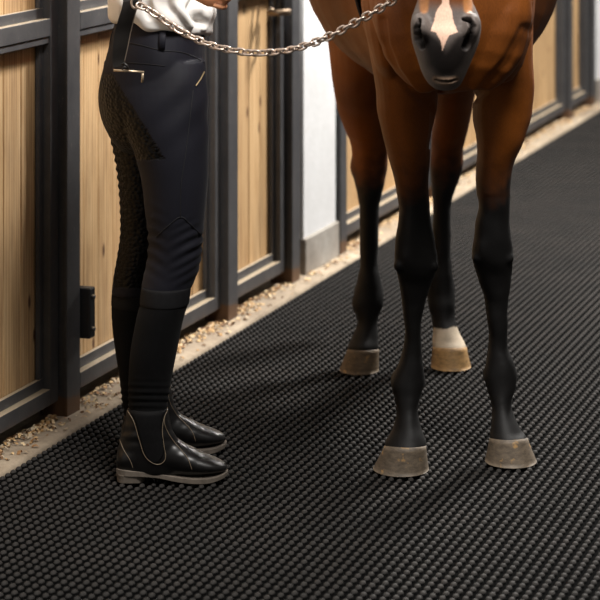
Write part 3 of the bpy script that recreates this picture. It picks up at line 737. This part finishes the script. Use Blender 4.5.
px = 300 + c[:, 0] / c[:, 1] * F; py = (CAMH - c[:, 2]) * F / c[:, 1] - 196
# wrinkles at the back and front of the knee, soft drape elsewhere
nearleg = c[:, 1] < 5.585
kn = np.exp(-((py - 256) / 26) ** 2) * np.clip((px - 165) / 30, 0, 1) * nearleg
w1 = np.sin((py + .55 * (px - 190)) * .62 + 2.4 * vnoise(c, 24))
kb_ = np.exp(-((py - 245) / 30) ** 2) * np.clip((172 - px) / 25, 0, 1) * nearleg
w2 = np.sin((py - .5 * (px - 150)) * .5 + 1.6 * vnoise(c, 18))
fl = np.exp(-((py - 180) / 70) ** 2) * (~nearleg) * np.clip((130 - px) / 14, 0, 1)
disp = 0.0042 * kn * w1 * (.6 + .5 * vnoise(c, 33)) + .0026 * kb_ * w2 * (.6 + .5 * vnoise(c, 29)) + .0020 * fl * np.sin(py * .75 + vnoise(c, 14)) + .0012 * vnoise(c, 16)
st_ = np.exp(-((py - 112) / 40) ** 2) * np.clip((px - 120) / 60, 0, 1)
disp += .0016 * st_ * np.sin((py + .9 * px) * .16)
c += nr * disp[:, None]; setco(me, c - np.array(PER))
# silicone grip on the inside of the legs and the seat
g1 = (c[:, 1] > 5.60) & (c[:, 1] < 5.70) & (py > 118) & (py < 288)
g2 = (px < 103 + (py - 60) * .62) & (px > 98) & (py > 74) & (py < 160)
gr = np.clip(g1.astype(float) + g2, 0, 1)
at = me.attributes.new('grip', 'FLOAT', 'POINT'); at.data.foreach_set('value', gr.astype(np.float32))
br = link('breeches', me, M['breeches'], proot); tag(br, 'black riding breeches with rubbery grip patches on seat and inner leg')
bvh_b = BVHTree.FromPolygons([v.co + PER for v in me.vertices], [tuple(p.vertices) for p in me.polygons])
CAMP = Vector((0, 0, CAMH))
def on(bvh, px_, py_, lift=.001):
    d = (P(px_, py_, 1.0) - CAMP).normalized(); h = bvh.ray_cast(CAMP, d)
    return None if h[0] is None else h[0] + h[1] * lift
def line_on(bvh, pts, r, n=8, lift=.0008):
    pp = [on(bvh, x, y, lift) for x, y in crv(pts, n)]; pp = [p for p in pp if p is not None]
    return MB().tube(pp, r, 8)
for pts in ([(117, 40), (140, 45), (160, 50), (180, 52), (192, 56), (204.5, 63)], [(193, 90), (186, 150), (181, 185), (180.5, 217)], [(156, 237), (168, 226), (180.5, 217), (190, 224), (201, 235)], [(120, 62), (145, 64), (165, 66)]):
    line_on(bvh_b, pts, .0009).build('seam', M['seam'], br, off=PER)
m = line_on(bvh_b, [(162.5, 28), (162, 40), (161.5, 50)], .0012, lift=.004); m.v = [(x, y, z) for x, y, z in m.v]
p1, p2 = on(bvh_b, 163, 28, .003), on(bvh_b, 161.5, 50, .003)
MB().tube([p1, p1.lerp(p2, .5) + Vector((0, -.004, 0)), p2], [(.002, .008)] * 3, 10, ref=(0, -1, 0)).build('belt_loop', M['breeches'], br, off=PER)
line_on(bvh_b, [(204.0, 72), (200, 79.5), (195.5, 86)], .0019, 6, .0012).build('pocket_zip', M['zip'], br, off=PER)
p = on(bvh_b, 113, 46, .004); q = on(bvh_b, 111.5, 52, .004)
lp = [P(113.5, 28, 5.56), P(111.0, 36, 5.55), P(109.5, 44, 5.55), P(110.5, 50, 5.55), P(112.5, 44, 5.55), P(114.0, 34, 5.55)]
m = MB().tube(lp, .0011, 6, closed=True); m.ball(P(110.5, 51, 5.55), .0045, .0045, .0045, 10); m.build('cord_loop', M['seam'], br, off=PER)

# long socks
def sock(rows, band):
    b = MB(); column(b, rows, 5, 36); me = fuse(b, .004, 3, .5); c = co(me); nr = normals(me)
    py = (CAMH - c[:, 2]) * F / c[:, 1] - 196
    c += nr * (.0012 * vnoise(c, 22) + .0016 * np.exp(-((py - 398) / 14) ** 2) * np.sin(py * .9 + 2 * vnoise(c, 12)))[:, None]
    setco(me, c - np.array(PER)); s_ = link('sock', me, M['sock'], proot)
    b = MB(); column(b, band, 4, 36); me = b.mesh(); setco(me, co(me) - np.array(PER)); k = link('cuff', me, M['band'], s_); tag(k, 'dark grey sock cuff'); return s_
sock([(290, 142, 189.5, DN - .01, .0595), (303, 140, 188.5, DN - .01, .061), (320, 135.5, 183.5, DN - .01, .062), (350, 130.5, 177, DN - .01, .057), (380, 128.5, 171, DN - .01, .046), (405, 128, 167.5, DN - .01, .04), (425, 129, 166, DN - .01, .038)],
     [(286.5, 143, 190.5, DN - .01, .060), (288, 141.5, 191, DN - .01, .063), (298, 140, 189.8, DN - .01, .0635), (303.5, 139.8, 188.9, DN - .01, .0625), (304.5, 142, 187, DN - .01, .06)])
sock([(292, 112, 158, DF + .01, .059), (303, 111.5, 158, DF + .01, .06), (320, 112, 157, DF + .01, .061), (350, 115.5, 153, DF + .01, .056), (380, 119.5, 150, DF + .01, .046), (400, 122, 147, DF + .01, .04), (415, 124, 146, DF + .01, .038)],
     [(290, 113, 158, DF + .01, .060), (291, 112, 159, DF + .01, .062), (300, 111.2, 159, DF + .01, .0625), (305, 111.3, 158.5, DF + .01, .0615), (306, 113, 157, DF + .01, .06)])

# ankle boots
def boot(d0, ox, oy, lbl, turn=0.0):
    """built at the near foot; ox, oy shift it to the other one (metres, camera frame)"""
    S = Vector((ox, oy, 0)); t = empty('boot', (0, 0, 0)); t.parent = proot; tag(t, lbl)
    pv = P(122, 470, d0) - PER + S; pv.z = 0; t.rotation_euler = (0, 0, turn); t.location = pv - Matrix.Rotation(turn, 3, 'Z') @ pv
    d = d0; b = MB()
    def Q(px_, py_): return P(px_, py_, d)
    rr = []
    for y, xl, xr, rd in crv([(408, 126.5, 168.8, .040), (420, 124.5, 170, .0415), (432, 121.5, 173.5, .041), (445, 118.5, 180, .040), (456, 116.5, 184, .0395), (466, 116, 186, .038), (473, 117, 186, .036)], 4):
        cc = Q((xl + xr) / 2, y); tl = .05 * (1 if y < 430 else 0)
        rr.append((cc, ((xr - xl) / 2 / F * d, 0, 0), (0, rd, 0)))
    b.rings(rr, 36)
    rr = []
    for x, yt, yb, rd in crv([(117.5, 452, 470, .018), (122, 444, 472.5, .030), (135, 440, 474, .036), (155, 437, 475, .038), (172, 437, 476.5, .040), (188, 446, 477, .044), (202, 453.5, 476, .0445), (214, 458.5, 474, .040), (222, 462.5, 472.5, .029), (227, 466, 471.5, .012)], 4):
        a, e = Q(x, yt), Q(x, yb); cc = (a + e) / 2; cc.y += .10 * max(0, (x - 150)) / 80 * .12
        rr.append((cc, (0, rd, 0), (0, 0, (a.z - e.z) / 2)))
    b.rings(rr, 30)
    me = fuse(b, .003, 18, .5); c = co(me); nr = normals(me)
    px = 300 + c[:, 0] / c[:, 1] * F; py = (CAMH - c[:, 2]) * F / c[:, 1] - 196
    cre = np.exp(-((px - 190) / 16) ** 2) * np.exp(-((py - 452) / 10) ** 2)
    c += nr * (.0004 * cre * np.sin((px * .8 + py * .9) * .5) + .0006 * vnoise(c, 19) + .0008 * np.exp(-((py - 436) / 12) ** 2) * np.sin(py * .55 + vnoise(c, 15)))[:, None]
    bv = BVHTree.FromPolygons([Vector(p) for p in c], [tuple(p.vertices) for p in me.polygons])
    setco(me, c - np.array(PER) + np.array(S)); up = link('upper', me, M['boot'], t)
    off = PER - S
    # gusset
    outl = [(128, 411), (134, 421), (139.5, 440), (144.5, 455), (152, 462.5), (160, 464), (165.5, 458), (163.5, 444), (162, 430), (163.5, 418), (167, 410.5)]
    gv = []; gf = []; rows_ = 14
    L = crv([(128, 411), (134, 421), (139.5, 440), (144.5, 455), (152, 463)], 4); R = crv([(167, 410.5), (163.5, 418), (161.5, 432), (164.5, 452), (157, 463.5)], 4)
    for (lx, ly), (rx_, ry_) in zip(L, R):
        for k in range(9):
            p = on(bv, lx + (rx_ - lx) * k / 8, ly + (ry_ - ly) * k / 8, .0012)
            gv.append(p if p is not None else gv[-1])
    for i in range(len(L) - 1):
        for k in range(8): gf.append((i * 9 + k, i * 9 + k + 1, (i + 1) * 9 + k + 1, (i + 1) * 9 + k))
    me_g = pydata([p - off for p in gv], gf); o_ = link('elastic_gusset', me_g, M['elastic'], t); sm = o_.modifiers.new('s', 'SOLIDIFY'); sm.thickness = .0015; sm.offset = 0; apply(o_)
    line_on(bv, outl, .0009, 6, .0016).build('piping', M['piping'], t, off=off)
    line_on(bv, [(166, 412), (164, 421), (167, 431), (174, 442), (181, 450), (188, 459), (192, 470)], .0008, 5, .0008).build('stitching', M['piping'], t, off=off)
    line_on(bv, [(120, 440), (124, 450), (130, 460), (133, 468)], .0007, 5, .0006).build('stitching', M['piping'], t, off=off)
    # sole and stacked heel
    m = MB()
    xs = crv([(117, .031, .018, .022), (126, .030, .017, .036), (145, .027, .016, .037), (160, .022, .012, .036), (178, .015, .004, .041), (195, .012, .001, .0475), (208, .012, .001, .047), (218, .014, .004, .038), (225, .017, .008, .022), (228, .019, .012, .006)], 3)
    v = []; f = []
    for x, zt, zb, rd in xs:
        xx = (x - 300) / F * d; dy = .10 * max(0, (x - 150)) / 80 * .12
        for (yy, z_) in ((-rd, zt), (rd, zt), (rd, zb), (-rd, zb)): v.append(Vector((xx, d + yy + dy, z_)))
    n = len(xs)
    for i in range(n - 1):
        for k in range(4): f.append((i * 4 + k, i * 4 + (k + 1) % 4, (i + 1) * 4 + (k + 1) % 4, (i + 1) * 4 + k))
    f.append((0, 1, 2, 3)); f.append(tuple((n - 1) * 4 + k for k in (3, 2, 1, 0)))
    m.add(v, f); so = m.build('sole', M['sole'], t, off=off, bevel=.0008)
    m = MB(); v = []; f = []; sg = 24
    top = .019; cx_ = Q(131.5, 474).x; hw = (147 - 117) / 2 / F * d
    for zz, k_ in ((top, 1.0), (top * .5, .97), (.0005, .96)):
        for k in range(sg):
            th = 2 * math.pi * k / sg; cs, sn = math.cos(th), math.sin(th); e = .55
            xx = hw * math.copysign(abs(cs) ** e, cs) * (1 if cs < 0 else .96); yy = .036 * math.copysign(abs(sn) ** .8, sn)
            v.append(Vector((cx_ + xx * k_, d + yy * k_, zz)))
    for i in range(2):
        for k in range(sg): f.append((i * sg + k, i * sg + (k + 1) % sg, (i + 1) * sg + (k + 1) % sg, (i + 1) * sg + k))
    f.append(tuple(range(sg))); f.append(tuple(2 * sg + k for k in range(sg))[::-1])
    m.add(v, f); m.build('heel', M['sole'], t, off=off, bevel=.0008)
boot(5.47, 0, 0, 'black leather boot on the near foot')
boot(5.47, -.006, .215, 'black leather boot on the far foot', .17)

# shirt
b = MB()
rr = []
for y, xl, xr, rd in crv([(27, 112, 206, .142), (24, 109, 210, .150), (12, 107, 213.5, .162), (-4, 107, 213, .163), (-35, 110, 209, .158), (-75, 107, 207, .165), (-110, 106, 200, .185), (-132, 114, 190, .192), (-146, 128, 180, .13), (-152, 140, 174, .075)], 4):
    cc = P((xl + xr) / 2, y, DC); rr.append((cc, ((xr - xl) / 2 / F * DC, 0, 0), (0, rd, 0)))
v0 = len(b.v); b.rings(rr, 44)
b.v = [(x, y, z + .004 - np.clip((1.13 - z) / .1, 0, 1) * (x + .327) * .15) for x, y, z in b.v]
for s, (a, e, w) in sh.items():
    b.tube([a + Vector((.0, -s * .03, .005)), a.lerp(e, .3), a.lerp(e, .65), a.lerp(e, .95)], [.072, .066, .062, .062], 20)
me = fuse(b, .0045, 4, .5); c = co(me); nr = normals(me)
dr = np.clip((1.2 - c[:, 2]) / .2, 0, 1)
c += nr * (.010 * dr * vnoise(c * np.array([1, 1, .45]), 46) + .004 * vnoise(c, 30) + .004 * dr * np.sin(90 * (c[:, 0] * .8 + c[:, 2] * 1.1) + 2 * vnoise(c, 15)))[:, None]
px = 300 + c[:, 0] / c[:, 1] * F; py = (CAMH - c[:, 2]) * F / c[:, 1] - 196; nearside = c[:, 1] < 5.62
def sfold(pts, amt):
    d = seg_dist(px, py, pts); return nr * (nearside * amt * (1 - sstep(.2, 1.5, d)))[:, None]
c = c + sfold([(171, -12, 4), (174, 4, 4), (183, 15, 4), (190, 25, 3)], .010) + sfold([(198, -4, 4), (193, 8, 6), (198, 20, 6)], -.016) + sfold([(209, -4, 3), (208, 14, 3), (203, 28, 3)], .009)
c = c + sfold([(150, -20, 5), (146, 0, 5), (150, 16, 4)], -.010) + sfold([(122, -20, 5), (126, 0, 4), (124, 14, 4)], -.007)
setco(me, c - np.array(PER)); link('shirt', me, M['shirt'], proot)

# ------------------------------------------------------------------ strap hanging from the forearm, and the tie chain
SD = 5.27
off = P(122, 70, SD); wo = cam2world(off)
t = empty('leather_strap', wo, T); tag(t, 'dark leather strap with a pale metal bar end hanging at the person\'s hip', 'strap')
pl = crv([(128, -14, 5.29, 8), (131, -4, 5.25, 8), (130, 6, 5.245, 8), (126.5, 18, 5.25, 8.2), (123, 32, 5.26, 8.3), (120.5, 48, 5.265, 7.6), (119, 60, 5.27, 6.4), (119, 66.5, 5.27, 5.2)], 4)
v = []; f = []
for x, y, d, hw in pl:
    for dx, dd in ((-1, -.002), (1, -.002), (1, .002), (-1, .002)): v.append(P(x + dx * hw, y - dx * 1.2, d + dd) - off)
n = len(pl)
for i in range(n - 1):
    for k in range(4): f.append((i * 4 + k, i * 4 + (k + 1) % 4, (i + 1) * 4 + (k + 1) % 4, (i + 1) * 4 + k))
f.append((0, 1, 2, 3)); f.append(tuple((n - 1) * 4 + k for k in (3, 2, 1, 0)))
st = MB().add(v, f).build('strap', M['strap'], t, smooth=False)
MB().tube([P(x + hw - .6, y, d - .003) for x, y, d, hw in pl[6:-3]], .0011, 6).build('edge', M['strap_highlight'], st, off=off)  # pale tube along one side paints the highlight on the leather edge
# the strap loops over the forearm
lp = [P(128, -14, 5.29), Vector((-.375, 5.275, 1.195)), Vector((-.378, 5.325, 1.232)), Vector((-.377, 5.375, 1.195)), Vector((-.373, 5.385, 1.13)), Vector((-.372, 5.375, 1.09))]
MB().tube([Vector(q) for q in crv([tuple(p) for p in lp], 5)], [(.002, .0175)] * 26, 8, ref=(0, -1, .2)).build('loop', M['strap'], t, off=off)
m = MB(); m.tube([P(121.5, 65, SD - .004), P(124, 63, SD - .006), P(127.5, 66, SD - .006), P(128.5, 69.5, SD - .005)], .0024, 8); m.tube([P(122, 69.5, SD - .004), P(124.5, 66.5, SD - .006), P(127, 69, SD - .005)], .0022, 8); m.build('tie', M['strap'], t, off=off)
m = MB(); m.tube([P(113.5, 70.2, SD), P(129, 71, SD), P(144, 72.2, SD)], [(.0026, .003)] * 3, 10); m.build('metal_bar', M['bar'], t, off=off)
MB().tube([P(142.8, 72, SD), P(142.4, 82.5, SD)], [(.0028, .002)] * 2, 10).build('metal_tongue', M['bar'], t, off=off)
RC = P(136, 3, 5.235)
MB().tube([RC + Vector((.010 * math.cos(k * .3927), -.002, .012 * math.sin(k * .3927))) for k in range(16)], .0027, 8, closed=True).build('ring', M['chain'], t, off=off)

path = crv([(138, 4.5, 5.225), (147, 9, 5.22), (160, 17.5, 5.215), (173, 26.5, 5.205), (186, 34, 5.20), (204, 42.5, 5.19), (222, 48.2, 5.175), (240, 51.6, 5.16), (254, 53, 5.15), (270, 52.6, 5.14), (286, 50.6, 5.12), (302, 46.6, 5.10), (320, 40.4, 5.08), (340, 31, 5.06), (360, 20, 5.04), (380, 8.5, 5.02), (396, -2, 5.00), (410, -13, 4.985)], 12)
pp = [P(*p) for p in path]
L = [0.0]
for a, e in zip(pp[:-1], pp[1:]): L.append(L[-1] + (e - a).length)
def at_len(s):
    for i in range(len(L) - 1):
        if L[i + 1] >= s: return pp[i].lerp(pp[i + 1], (s - L[i]) / (L[i + 1] - L[i] + 1e-9))
    return pp[-1]
off = at_len(L[-1] * .45); off = Vector((off.x, off.y, 0)); ct = empty('tie_chain', cam2world(off), T)
tag(ct, 'sagging steel link chain running from the person\'s hip to the horse\'s head', 'chain')
pitch = .0166; nl = int(L[-1] / pitch); a_, b_ = .0086, .0064; wr = .0027
lm = MB(); pts = []
for k in range(20):
    th = 2 * math.pi * k / 20; cs, sn = math.cos(th), math.sin(th)
    pts.append((math.copysign(a_ - b_, cs) * min(1, abs(cs) * 3) + b_ * cs * 1.0 + 0, b_ * sn * 1.12, 0))
lm.tube([(x * 1.32, y, z) for x, y, z in pts], wr, 8, closed=True, ref=(0, 0, 1))
lmesh = lm.mesh(); lmesh.materials.append(M['chain']); lmesh.polygons.foreach_set('use_smooth', np.ones(len(lmesh.polygons), dtype=bool))
rnd = random.Random(5)
for i in range(nl):
    s = (i + .5) * pitch; c_ = at_len(s); tg = (at_len(min(s + .004, L[-1])) - at_len(max(s - .004, 0))).normalized()
    nrm = Vector((0, -1, 0)); nrm = (nrm - tg * nrm.dot(tg)).normalized(); bn = nrm.cross(tg)
    ang = (math.pi / 2 * (i % 2)) + .62 + rnd.uniform(-.12, .12) * 1.5 + .5 * math.sin(i * .13)
    n2_ = nrm * math.cos(ang) + bn * math.sin(ang); y_ = n2_.cross(tg)
    R = Matrix((tg, y_, n2_)).transposed().to_4x4(); R.translation = c_ - off
    l_ = bpy.data.objects.new('link', lmesh); COL.objects.link(l_); l_.parent = ct; l_.matrix_local = R

# halter on the head, above the muzzle
off = Vector((.298, 4.95, 1.2)); t = empty('halter', cam2world(off), T); tag(t, 'black halter with noseband around the bay horse\'s head', 'halter')
def head_ring(y, lift):
    out = []
    rows = crv(hrows, 6); r = min(rows, key=lambda q: abs(q[0] - y)); c_ = P((r[1] + r[2]) / 2, y, r[3]); rx = (r[2] - r[1]) / 2 / F * r[3] + lift; ry = r[4] + lift
    return [c_ + Vector((rx * math.cos(k * math.pi / 20), ry * math.sin(k * math.pi / 20), 0)) for k in range(40)], c_, rx, ry
rg, c_, rx, ry = head_ring(-36, .006)
MB().tube(rg, [(.011, .003)] * 40, 8, closed=True, ref=(0, 0, 1)).build('noseband', M['strap'], t, off=off)
rg2, c2, rx2, ry2 = head_ring(-170, .012)
for s in (-1, 1):
    cp = [c_ + Vector((s * (rx + .002), .03, 0)), P(446 + s * 41, -80, 5.02), P(446 + s * 52, -125, 5.05), c2 + Vector((s * rx2, .02, 0)), P(446 + s * 36, -222, 5.10), P(446, -236, 5.12)]
    MB().tube([Vector(q) for q in crv([tuple(p) for p in cp], 4)], [(.003, .010)] * 21, 8, ref=(s, 0, 0)).build('cheek_strap', M['strap'], t, off=off)
    rc = c_ + Vector((s * (rx + .006), .028, -.008))
    MB().tube([rc + Vector((0, .014 * math.cos(k * .3927), .014 * math.sin(k * .3927))) for k in range(16)], .003, 8, closed=True).build('ring', M['chain'], t, off=off)
